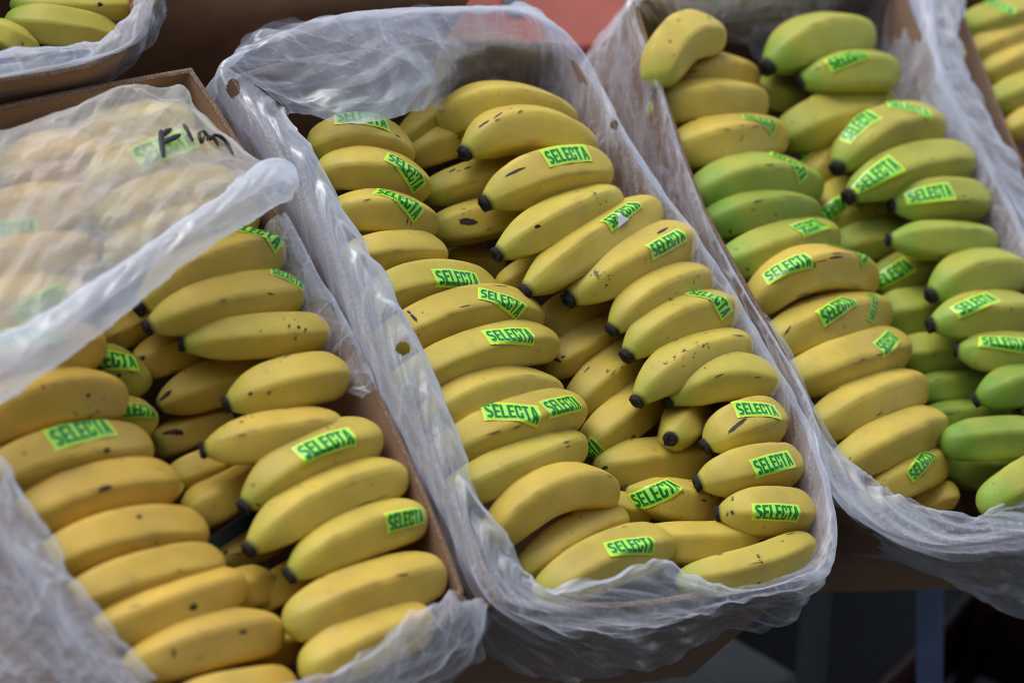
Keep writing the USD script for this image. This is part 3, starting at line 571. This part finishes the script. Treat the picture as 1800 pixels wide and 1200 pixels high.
row([((1349, 114), (1432, 68), (1524, 66), 45, D(tip=True, g=.52)), ((1405, 141), (1482, 124), (1568, 126), 39, D(tip=True, g=.56, stickers=[(1491, 99, 22)])),
     ((1368, 246), (1452, 206), (1558, 182), 43, D(g=.38, h=(-.06, -.035, -.05))), ((1472, 291), (1550, 230), (1647, 222), 44, D(tip=True, g=.36, stickers=[(1510, 220, 42), (1598, 190, -12, .9)])),
     ((1492, 341), (1592, 294), (1702, 282), 41, D(tip=True, g=.52, stickers=[(1542, 305, 34, 1.08)])), ((1567, 357), (1645, 349), (1727, 352), 38, D(tip=True, g=.62, stickers=[(1637, 339, 10)])),
     ((1562, 418), (1650, 420), (1742, 421), 33, D(tip=True, g=.72)), ((1637, 515), (1712, 480), (1792, 482), 42, D(tip=True, g=.6, gtip=.9)), ((1636, 567), (1720, 553), (1812, 551), 41, D(tip=True, g=.52, gtip=.9, stickers=[(1716, 531, 20)])),
     ((1682, 612), (1752, 617), (1824, 615), 35, D(tip=True, g=.6, stickers=[(1768, 601, -5)])), ((1717, 698), (1766, 682), (1834, 666), 38, D(tip=True, g=.85)), ((1797, 715), (1832, 705), (1875, 695), 34, D(tip=True, g=.85)),
     ((1655, 777), (1740, 770), (1825, 765), 35, D(g=.8)), ((1725, 892), (1782, 855), (1845, 822), 42, D(g=.55, h=(-.01, 0, -.03)))],
    'right row of right box', GR, D(g=.5, h=(-.018, -.008, -.014), tone=.95))
row([((1320, 155), (1356, 166), (1400, 178), 33, D(tip=True, g=.6)), ((1420, 328), (1446, 286), (1492, 250), 38, D(g=.15, stickers=[(1416, 266, 34, .9)])), ((1425, 402), (1462, 362), (1502, 336), 37, D(g=.25, stickers=[(1458, 374, 36)])), ((1440, 397), (1510, 376), (1585, 360), 37, D(g=.3)),
     ((1462, 440), (1515, 426), (1575, 410), 38, D(g=.62)), ((1532, 500), (1590, 480), (1665, 460), 40, D(g=.45, stickers=[(1570, 480, 31)])), ((1538, 562), (1590, 551), (1645, 545), 42, D(g=.75)), ((1568, 626), (1632, 623), (1695, 626), 37, D(g=.65)),
     ((1598, 690), (1670, 681), (1745, 676), 31, D(g=.85)), ((1618, 736), (1690, 733), (1765, 727), 31, D(g=.8)), ((1638, 804), (1720, 830), (1805, 838), 36, D(g=.85))],
    'gap row of right box', GR, D(g=.5, h=(-.07, -.058, -.065), tone=.95), lift=False)
row([((20, 8), (140, 14), (258, 10), 27, D(bruises=[(176, 8, 20, .005, .004)])), ((12, 40), (108, 48), (200, 68), 34, D(gtip=.9)), ((-25, 48), (18, 66), (55, 90), 26, D())],
    'the box at the upper left corner', 'bananas in the upper left box', D(g=.4, h=(-.03, -.015, -.03)), lift=False)
row([((1672, 62), (1730, 42), (1810, 18), 36, D(g=.45, stickers=[(1746, 6, -25)])), ((1684, 108), (1742, 82), (1810, 55), 30, D(o=.3)), ((1715, 138), (1768, 116), (1840, 88), 31, D(o=.2)), ((1728, 190), (1782, 166), (1840, 138), 33, D(g=.4)), ((1765, 238), (1805, 220), (1850, 200), 31, D(o=.2))],
    'the box at the far right edge', 'bananas in the far right box', D(g=.12, h=(-.03, -.015, -.03)), lift=False)

# ------------------------------------------------------------------ plastic liners
def ridged(p, seed): return 1 - np.abs(2 * meshkit.noise(p, seed) - 1)
def loft(st, nu, nv, closed=False, amp=0.004, seed=0, rag=0.006, along=True):
    """st: stations along the rim, each a list of (px, py, h) from one hem to the other; returns a crumpled sheet and its bunching"""
    Q = np.array([[P(*p) if len(p) == 3 else P(*s[2]) + np.array(p[1:]) for p in s] for s in st])     # ('o', dx, dy, dh): relative to the rim point
    if closed: Q = np.concatenate([Q, Q[:1]])
    K, V = Q.shape[:2]
    # chord-length parameter along the rim (middle contour)
    mid = Q[:, V // 2]; s = np.r_[0, np.cumsum(np.linalg.norm(np.diff(mid, axis=0), axis=1) + 1e-4)]; s /= s[-1]
    G = (CubicSpline(s, Q, bc_type='periodic') if closed else PchipInterpolator(s, Q))(np.linspace(0, 1, nu))
    w = np.r_[0, np.cumsum(np.linalg.norm(np.diff(Q, axis=1), axis=2).mean(0))]; w /= w[-1]
    G = PchipInterpolator(w, G, axis=1)(np.linspace(0, 1, nv))
    du = np.gradient(G, axis=0); dv = np.gradient(G, axis=1); n = np.cross(du, dv); n /= np.linalg.norm(n, axis=-1, keepdims=True) + 1e-12
    su = np.cumsum(np.linalg.norm(du, axis=-1), 0); sv = np.cumsum(np.linalg.norm(dv, axis=-1), 1)
    q = np.stack([su, sv, 0 * su], -1); warp = meshkit.fbm(q * 14, 2, seed + 9) - .5
    rg = np.random.default_rng(seed); tri = lambda x: 2 * np.abs(x - np.floor(x + .5))
    d = 0; cr = 0; wu, wv = meshkit.fbm(q * 9, 2, seed + 11) - .5, meshkit.fbm(q * 9, 2, seed + 12) - .5
    for k in range(22):                                              # flat facets between straight creases, each crease only so long
        ang = (rg.normal(math.pi / 2, .38) if k < 7 else rg.normal(0.15, .5) if k < 11 else rg.uniform(-1.5, 1.5)) if along else rg.normal(rg.choice([.5, 2.4]), .5); lam = rg.uniform(.010, .036) if k < 9 else rg.uniform(.02, .06)
        x = ((su + .012 * wu) * math.cos(ang) + (sv + .012 * wv) * math.sin(ang)) / lam + rg.random()
        m = np.clip((meshkit.noise(q * rg.uniform(10, 18) * (np.array([.35, 1.3, 1]) if along and k < 7 else 1) + rg.uniform(0, 40), seed + 20 + k) - .42) * 3.2, 0, 1); t_ = tri(x)
        d = d + lam / .035 * (.85 if k < 7 else .5) * m * (t_ - .5); cr = cr + m * np.clip(1 - np.abs(1 - t_) / .085, 0, 1) ** 2
    if n[:, nv // 2, 2].mean() < 0: n = -n
    edge = np.linspace(0, 1, nv)[None]
    d = amp * (d + 1.5 * (meshkit.fbm(q * 9, 2, seed + 4) - .5)* 1.0) * (1 - .75 * np.exp(-((edge - w[V // 2]) / .13) ** 2)) + amp * .5 * np.exp(-((edge - w[V // 2]) / .13) ** 2)
    G = G + n * d[..., None]
    hem = (meshkit.fbm(np.stack([su[:, :1] * 30, su[:, :1] * 0, su[:, :1] * 0 + seed], -1)[:, 0], 3, seed + 5) - .5)[:, None, None] * rag
    dvn = dv / (np.linalg.norm(dv, axis=-1, keepdims=True) + 1e-12)
    G = G + dvn * hem * (np.clip(1 - edge / .15, 0, 1) + np.clip((edge - .85) / .15, 0, 1))[..., None]
    fine = meshkit.noise(np.stack([su * 12 + warp * 3, sv * 110 + warp * 6, 0 * su], -1), seed + 7) - .5; fin2 = meshkit.noise(np.stack([(su + sv * .6) * 90 + warp * 8, sv * 14, 0 * su], -1), seed + 8) - .5
    milk = .34 * np.clip(cr, 0, 1.5) + .16 * fine + .14 * fin2 + .30 * (meshkit.fbm(np.stack([su * 8 + warp * 2, sv * 26 + warp * 2, 0 * su], -1), 3, seed + 13) - .5)
    return G, milk
def sheet(name, G, milk, path, origin, m=film_m, cut=None):
    v, f = grid_mesh(G)
    if cut is not None:
        c = v[f].mean(1); keep = np.ones(len(f), bool)
        for (px, py, rx, ry) in cut:
            q = proj(c); keep &= ((q[:, 0] - px) / rx) ** 2 + ((q[:, 1] - py) / ry) ** 2 > 1
        f = f[keep]
    return obj(name, (v, f), m, path, smooth=True, origin=origin, attrs={'milk': milk.ravel()})
# middle box: hem outside, outside, rim, inside, hem inside
ML = [[(385, 250, -.07), (378, 190, -.035), (392, 122, .008), (450, 150, .00), (505, 200, -.01)],
      [(440, 70, -.03), (430, 92, -.01), (480, 80, .016), (540, 130, .012), (590, 215, .005)],
      [(560, 40, -.04), (570, 38, -.01), (600, 45, .025), (640, 110, .020), (690, 210, .002)],
      [(720, 28, -.05), (722, 24, -.01), (720, 28, .028), (740, 100, .02), (760, 190, -.02)],
      [(860, 22, -.05), (862, 20, -.01), (860, 24, .028), ('o', 0, -.018, -.04), ('o', 0, -.035, -.12)],
      [(960, 45, -.05), (962, 38, -.01), (955, 42, .02), ('o', -.004, -.018, -.04), ('o', -.008, -.03, -.13)],
      [('o', .012, .004, -.08), ('o', .007, .004, -.03), (1002, 72, .010), ('o', -.014, -.012, -.03), ('o', -.02, -.02, -.13)],
      [('o', .014, 0, -.08), ('o', .007, 0, -.03), (1080, 206, .008), ('o', -.015, 0, -.03), ('o', -.02, 0, -.13)],
      [('o', .014, 0, -.08), ('o', .007, 0, -.03), (1180, 360, .008), ('o', -.015, 0, -.03), ('o', -.02, 0, -.13)],
      [('o', .014, 0, -.08), ('o', .007, 0, -.03), (1256, 470, .008), ('o', -.015, 0, -.03), ('o', -.02, 0, -.13)],
      [('o', .014, 0, -.08), ('o', .007, 0, -.03), (1350, 628, .008), ('o', -.015, 0, -.03), ('o', -.02, 0, -.13)],
      [('o', .014, 0, -.08), ('o', .008, 0, -.03), (1420, 752, .010), ('o', -.015, 0, -.03), ('o', -.02, 0, -.13)],
      [('o', .014, -.004, -.08), ('o', .008, -.002, -.03), (1458, 880, .012), ('o', -.016, .002, -.03), ('o', -.022, .004, -.13)],
      [('o', .002, -.014, -.08), ('o', .004, -.008, -.03), (1456, 985, .014), ('o', -.012, .012, -.02), ('o', -.02, .02, -.12)],
      [(1285, 1110, -.08), (1310, 1060, -.03), (1330, 1040, .012), ('o', -.002, .012, -.012), ('o', 0, .02, -.06)],
      [(1200, 1160, -.10), (1200, 1090, -.03), (1205, 1062, .016), (1190, 1015, .028), (1165, 990, .034)],
      [(1090, 1190, -.10), (1090, 1115, -.03), (1080, 1075, .016), (1075, 1035, .026), (1070, 1015, .032)],
      [(1000, 1196, -.10), (980, 1110, -.03), (975, 1078, .016), (985, 1045, .018), (990, 1030, .024)],
      [(915, 1165, -.08), (895, 1080, -.02), (872, 1052, .014), (905, 1020, .012), (945, 1025, .014)],
      [(850, 1070, -.06), (820, 1000, -.03), (820, 960, .010), (840, 945, .012), (868, 920, .008)],
      [(790, 950, -.06), (755, 870, -.03), (752, 820, .010), (785, 810, .014), (806, 800, .008)],
      [(700, 790, -.06), (660, 700, -.03), (670, 660, .010), (715, 650, .016), (752, 640, .010)],
      [(620, 640, -.06), (585, 540, -.03), (600, 505, .010), (640, 500, .018), (680, 500, .012)],
      [(530, 460, -.06), (510, 390, -.03), (520, 345, .010), (565, 350, .018), (605, 365, .012)],
      [(455, 330, -.06), (440, 270, -.03), (445, 215, .010), (500, 235, .014), (550, 262, .010)]]
o = W([.18, .26, -BH]); t = thing('plastic_liner', o, 'crumpled milky plastic bag lining the middle box, folded over its rim', 'plastic bag', None)
for st_ in ML[18:] + ML[:1]:
    for k, dx in ((0, -34), (1, -18)): st_[k] = (st_[k][0] + dx, st_[k][1], st_[k][2])
G, mk = loft(ML, 900, 130, True, 0.0054, 3)
nuu = np.linspace(0, 1, 900)[:, None]; vv = np.linspace(0, 1, 130)[None]
left = np.exp(-((nuu - .86) / .13) ** 2) * np.clip((vv - .35) * 3, 0, 1); mk = mk + .40 * left + .26 * np.exp(-((nuu - .08) / .10) ** 2) - .15 * ((nuu > .27) & (nuu < .58)) * np.clip((vv - .5) * 6, 0, 1)
sheet('bag_film', G, mk, t, o, cut=[(1080, 220, 7, 9), (410, 155, 12, 17), (708, 612, 13, 12)])
# right box
RL_ = [[(985, 170, -.16), (1075, 60, -.04), (1108, 0, .010), ('o', .014, -.010, -.03), ('o', .02, -.016, -.10)],
       [(1200, -60, -.04), (1220, -50, -.01), (1250, -30, .012), ('o', 0, -.016, -.03), (1285, 70, -.09)],
       [(1330, -80, -.04), (1330, -70, -.01), (1350, -45, .012), ('o', 0, -.018, -.03), (1345, 110, -.08)],
       [(1470, -90, -.04), (1470, -80, -.01), (1480, -60, .012), ('o', 0, -.016, -.03), ('o', 0, -.022, -.12)],
       [(1620, -90, -.04), (1610, -85, -.01), (1588, -74, .010), ('o', -.014, -.012, -.03), ('o', -.02, -.02, -.12)],
       [('o', .012, 0, -.06), ('o', .006, 0, -.02), (1648, 102, .008), ('o', -.014, 0, -.03), ('o', -.02, 0, -.12)],
       [('o', .012, 0, -.06), ('o', .006, 0, -.02), (1740, 296, .008), ('o', -.014, 0, -.03), ('o', -.02, 0, -.12)],
       [('o', .012, 0, -.06), ('o', .006, 0, -.02), (1854, 540, .008), ('o', -.014, 0, -.03), ('o', -.02, 0, -.12)],
       [('o', .012, 0, -.06), ('o', .006, 0, -.02), (1968, 748, .008), ('o', -.014, 0, -.03), ('o', -.02, 0, -.12)],
       [('o', .006, -.012, -.08), ('o', .004, -.006, -.02), (2014, 846, .012), ('o', -.012, .012, -.02), ('o', -.018, .018, -.08)],
       [(1900, 1075, -.12), (1890, 990, -.05), (1880, 928, .016), (1870, 895, .01), (1850, 880, .01)],
       [(1790, 1085, -.12), (1760, 1000, -.05), (1760, 946, .016), (1755, 905, .012), (1740, 900, .012)],
       [(1720, 1050, -.12), (1680, 1000, -.05), (1680, 958, .016), (1690, 920, .014), (1700, 905, .010)],
       [(1640, 1005, -.11), (1600, 980, -.05), (1600, 950, .016), (1625, 905, .014), (1640, 890, .010)],
       [(1540, 980, -.11), (1520, 940, -.06), (1526, 916, .016), (1565, 885, .012), (1590, 872, .006)],
       [(1440, 950, -.10), (1450, 900, -.05), (1456, 846, .014), (1500, 845, .008), (1530, 842, .002)],
       [(1330, 870, -.13), (1390, 790, -.04), (1428, 738, .012), ('o', .013, 0, -.012), ('o', .03, 0, -.022)],
       [(1225, 700, -.14), (1298, 610, -.04), (1330, 556, .010), ('o', .013, 0, -.012), ('o', .030, 0, -.022)],
       [(1125, 560, -.15), (1205, 455, -.04), (1244, 398, .008), ('o', .012, 0, -.02), ('o', .016, 0, -.07)],
       [(1040, 390, -.16), (1130, 275, -.04), (1174, 215, .008), ('o', .012, 0, -.02), ('o', .016, 0, -.07)],
       [(1000, 270, -.16), (1092, 155, -.04), (1138, 98, .008), ('o', .012, 0, -.02), ('o', .016, 0, -.07)]]
o = W([.58, .26, -BH]); t = thing('plastic_liner', o, 'thin clear-grey plastic bag lining the right box, sagging in front', 'plastic bag', None)
G, mk = loft(RL_, 800, 120, True, 0.0046, 21); nuu = np.linspace(0, 1, 800)[:, None]; vv = np.linspace(0, 1, 120)[None]
sheet('bag_film', G, mk + .12 * np.clip((nuu > .45) * (nuu < .72), 0, 1) - .20 * (nuu > .76), t, o)
# far right box
FL = [[(1640, -110, -.04), (1612, -60, .00), (1640, -70, .02), (1680, -40, .02), (1700, 0, .014)],
      [(1640, 90, -.06), (1612, 30, -.01), (1635, 10, .016), (1670, 40, .02), (1685, 90, .012)],
      [(1690, 240, -.07), (1640, 150, -.02), (1650, 110, .012), (1695, 130, .016), (1715, 165, .008)],
      [(1745, 370, -.07), (1690, 280, -.02), (1710, 230, .012), (1745, 235, .014), (1765, 250, .006)],
      [(1800, 450, -.07), (1750, 390, -.02), (1770, 330, .012), (1800, 330, .012), (1820, 330, .006)],
      [(1900, 600, -.07), (1840, 520, -.02), (1850, 460, .012), (1880, 460, .012), (1900, 450, .006)],
      [(2060, 830, -.07), (2000, 740, -.02), (2010, 680, .012), (2040, 670, .012), (2070, 660, .006)]]
o = W([.95, .3, -BH]); t = thing('plastic_liner', o, 'milky plastic bag hanging over the rim of the far right box', 'plastic bag', None)
G, mk = loft(FL, 300, 90, False, 0.0042, 33); sheet('bag_film', G, mk + .22, t, o)
# upper left box
UL = [[(-170, 190, -.03), (-170, 160, .01), (-165, 150, .036), (-150, 130, .03), (-150, 105, .015)],
      [(-40, 185, -.03), (-40, 150, .01), (-35, 140, .036), (-30, 110, .036), (-20, 90, .02)],
      [(70, 170, -.03), (70, 135, .01), (75, 122, .036), (80, 98, .036), (85, 86, .02)],
      [(160, 150, -.03), (165, 118, .01), (168, 102, .036), (165, 88, .036), (160, 80, .02)],
      [(222, 125, -.03), (232, 90, .01), (226, 78, .036), (212, 68, .036), (200, 64, .02)],
      [(265, 75, -.03), (268, 48, .01), (254, 38, .036), (240, 32, .036), (228, 30, .02)],
      [(300, 10, -.03), (290, -8, .01), (274, -14, .036), (262, -16, .036), (250, -18, .02)],
      [(330, -70, -.03), (315, -80, .01), (290, -90, .036), (275, -90, .036), (260, -90, .02)]]
o = W([-.25, .8, -BH]); t = thing('plastic_liner', o, 'milky plastic bag edge wrapped over the box at the upper left corner', 'plastic bag', None)
G, mk = loft(UL, 320, 80, False, 0.0045, 45); sheet('bag_film', G, mk + .15, t, o)
# left box: the bag's upper half pulled over the bananas, the rolled hem, the left rim and the front corner
o = W([-.17, .26, -BH]); t = thing('plastic_liner', o, 'milky plastic bag with black handwriting pulled over the left box, hem rolled', 'plastic bag', None)
CV = [[(-120, 260, .02), (-120, 360, .034), (-120, 470, .038), (-120, 600, .040), (-110, 700, .038)],
      [(20, 226, .02), (10, 320, .036), (0, 430, .040), (-10, 550, .042), (0, 660, .040)],
      [(130, 190, .03), (120, 280, .040), (110, 370, .044), (100, 470, .046), (110, 590, .044)],
      [(215, 158, .036), (220, 240, .044), (210, 320, .048), (200, 410, .050), (210, 510, .048)],
      [(310, 150, .036), (320, 225, .044), (320, 290, .048), (310, 360, .052), (310, 430, .052)],
      [(352, 200, .020), (385, 240, .034), (390, 290, .044), (395, 330, .050), (400, 372, .052)],
      [(426, 262, .012), (440, 278, .026), (450, 295, .036), (462, 312, .042), (470, 330, .046)],
      [(470, 292, .014), (482, 294, .020), (490, 302, .026), (496, 312, .030), (500, 322, .034)]]
G, mk = loft(CV, 340, 240, False, 0.0034, 57, along=False); sheet('cover_film', G, mk * .75 + .06, t, o, m=cover_m)
# marker strokes written on the film
Gp = proj(G.reshape(-1, 3)); 
def on_film(px, py):
    k = np.argmin((Gp[:, 0] - px) ** 2 + (Gp[:, 1] - py) ** 2); q = G.reshape(-1, 3)[k]; return CAM + ray(px, py) * (depth(q) - 0.004)
for sk in ([(283, 230), (284, 250), (288, 276)], [(283, 240), (291, 233), (301, 227)], [(286, 251), (300, 245), (317, 237)], [(323, 219), (330, 231), (340, 248)], [(353, 232), (350, 240), (354, 250), (359, 241)],
           [(356, 229), (364, 238), (371, 247)], [(364, 246), (373, 241), (384, 257)], [(375, 237), (390, 242), (400, 254), (409, 270)]):
    pts = np.array([on_film(*p) for p in sk]); s = np.linspace(0, 1, len(pts)); pts = PchipInterpolator(s, pts)(np.linspace(0, 1, 10)); wd = .0024 if sk[0][0] < 320 else .0016
    obj('handwriting_stroke', tube(pts, wd * np.array([.6, .9, 1, 1.1, 1, 1, 1.1, .9, .8, .5]), 6), marker_m, t, origin=o)
# rolled hem: a loosely twisted rope of film
hp = np.array([P(*p) for p in ((-60, 690, .045), (10, 640, .048), (110, 580, .050), (215, 505, .053), (310, 435, .056), (390, 380, .057), (450, 340, .054), (490, 318, .046), (503, 335, .030))])
hr = np.array([.021, .019, .016, .0145, .013, .013, .016, .0165, .006])
s = np.r_[0, np.cumsum(np.linalg.norm(np.diff(hp, axis=0), axis=1))]; s /= s[-1]; q = np.linspace(0, 1, 220); C = CubicSpline(s, hp)(q); rr = PchipInterpolator(s, hr)(q)
T = np.gradient(C, axis=0); T /= np.linalg.norm(T, axis=1, keepdims=True); e1 = np.cross(T, VIEW); e1 /= np.linalg.norm(e1, axis=1, keepdims=True); e2 = np.cross(T, e1)
th = np.linspace(0, 2 * np.pi, 64); qq, tt = np.meshgrid(q, th, indexing='ij'); tw = tt + qq * 5
prof = 1 + .34 * (ridged(np.stack([np.cos(tw) * 1.7 + 5, np.sin(tw) * 1.7 + 5, qq * 7], -1), 71) - .6) + .20 * (ridged(np.stack([np.cos(tw) * 3.5 + 9, np.sin(tw) * 3.5 + 9, qq * 16], -1), 72) - .6)
Gh = C[:, None] + (rr[:, None] * prof)[..., None] * (np.cos(tt)[..., None] * e1[:, None] + .8 * np.sin(tt)[..., None] * e2[:, None])
sheet('rolled_hem', Gh, np.full(Gh.shape[:2], .12) + .2 * (prof - 1), t, o)
LS = [[(-180, 860, -.08), (-120, 790, -.02), (-75, 730, .012), (-50, 735, .02), (-20, 760, .012)],
      [(-120, 1030, -.10), (-50, 950, -.02), (-5, 880, .012), (5, 855, .02), (18, 830, .012)],
      [(-70, 1140, -.12), (0, 1040, -.04), (45, 960, .010), (70, 945, .016), (88, 940, .010)],
      [(0, 1240, -.12), (70, 1130, -.05), (110, 1055, .010), (135, 1050, .016), (150, 1050, .010)],
      [(90, 1340, -.12), (150, 1220, -.05), (180, 1140, .010), (200, 1130, .016), (212, 1130, .010)],
      [(190, 1420, -.12), (240, 1300, -.05), (250, 1215, .010), (262, 1200, .016), (275, 1195, .010)]]
G, mk = loft(LS, 300, 110, False, 0.006, 83); sheet('side_film', G, mk + .05, t, o)
FS = [[(400, 1300, -.05), (430, 1260, .0), (460, 1235, .012), (480, 1215, .018), (500, 1200, .014)],
      [(560, 1290, -.05), (570, 1240, .0), (580, 1205, .014), (585, 1185, .022), (590, 1168, .018)],
      [(680, 1260, -.05), (680, 1210, .0), (680, 1165, .014), (672, 1135, .024), (668, 1118, .020)],
      [(790, 1210, -.05), (780, 1160, .0), (770, 1115, .014), (745, 1080, .022), (735, 1060, .014)],
      [(850, 1150, -.05), (835, 1110, .0), (820, 1075, .012), (795, 1060, .010), (770, 1052, .0)],
      [(868, 1075, -.04), (858, 1065, -.01), (846, 1056, .010), (830, 1050, .004), (815, 1045, -.01)]]
G, mk = loft(FS, 320, 110, False, 0.006, 95); sheet('front_film', G, mk + .05, t, o)

WS = [[('o', .003, 0, -.012), ('o', .003, 0, .002), (492, 378, .014), ('o', -.013, 0, -.03), ('o', -.017, 0, -.10)],
      [('o', .003, 0, -.012), ('o', .003, 0, .002), (546, 480, .012), ('o', -.013, 0, -.03), ('o', -.017, 0, -.09)],
      [('o', .003, 0, -.012), ('o', .003, 0, .002), (605, 583, .010), ('o', -.013, 0, -.022), ('o', -.016, 0, -.05)],
      [('o', .002, 0, -.004), ('o', .001, 0, -.001), (660, 685, .008), ('o', -.005, 0, -.001), ('o', -.007, 0, -.006)]]
G, mk = loft(WS, 360, 90, False, 0.0045, 117, rag=.03); sheet('wall_film', G, mk - .10, t, o)
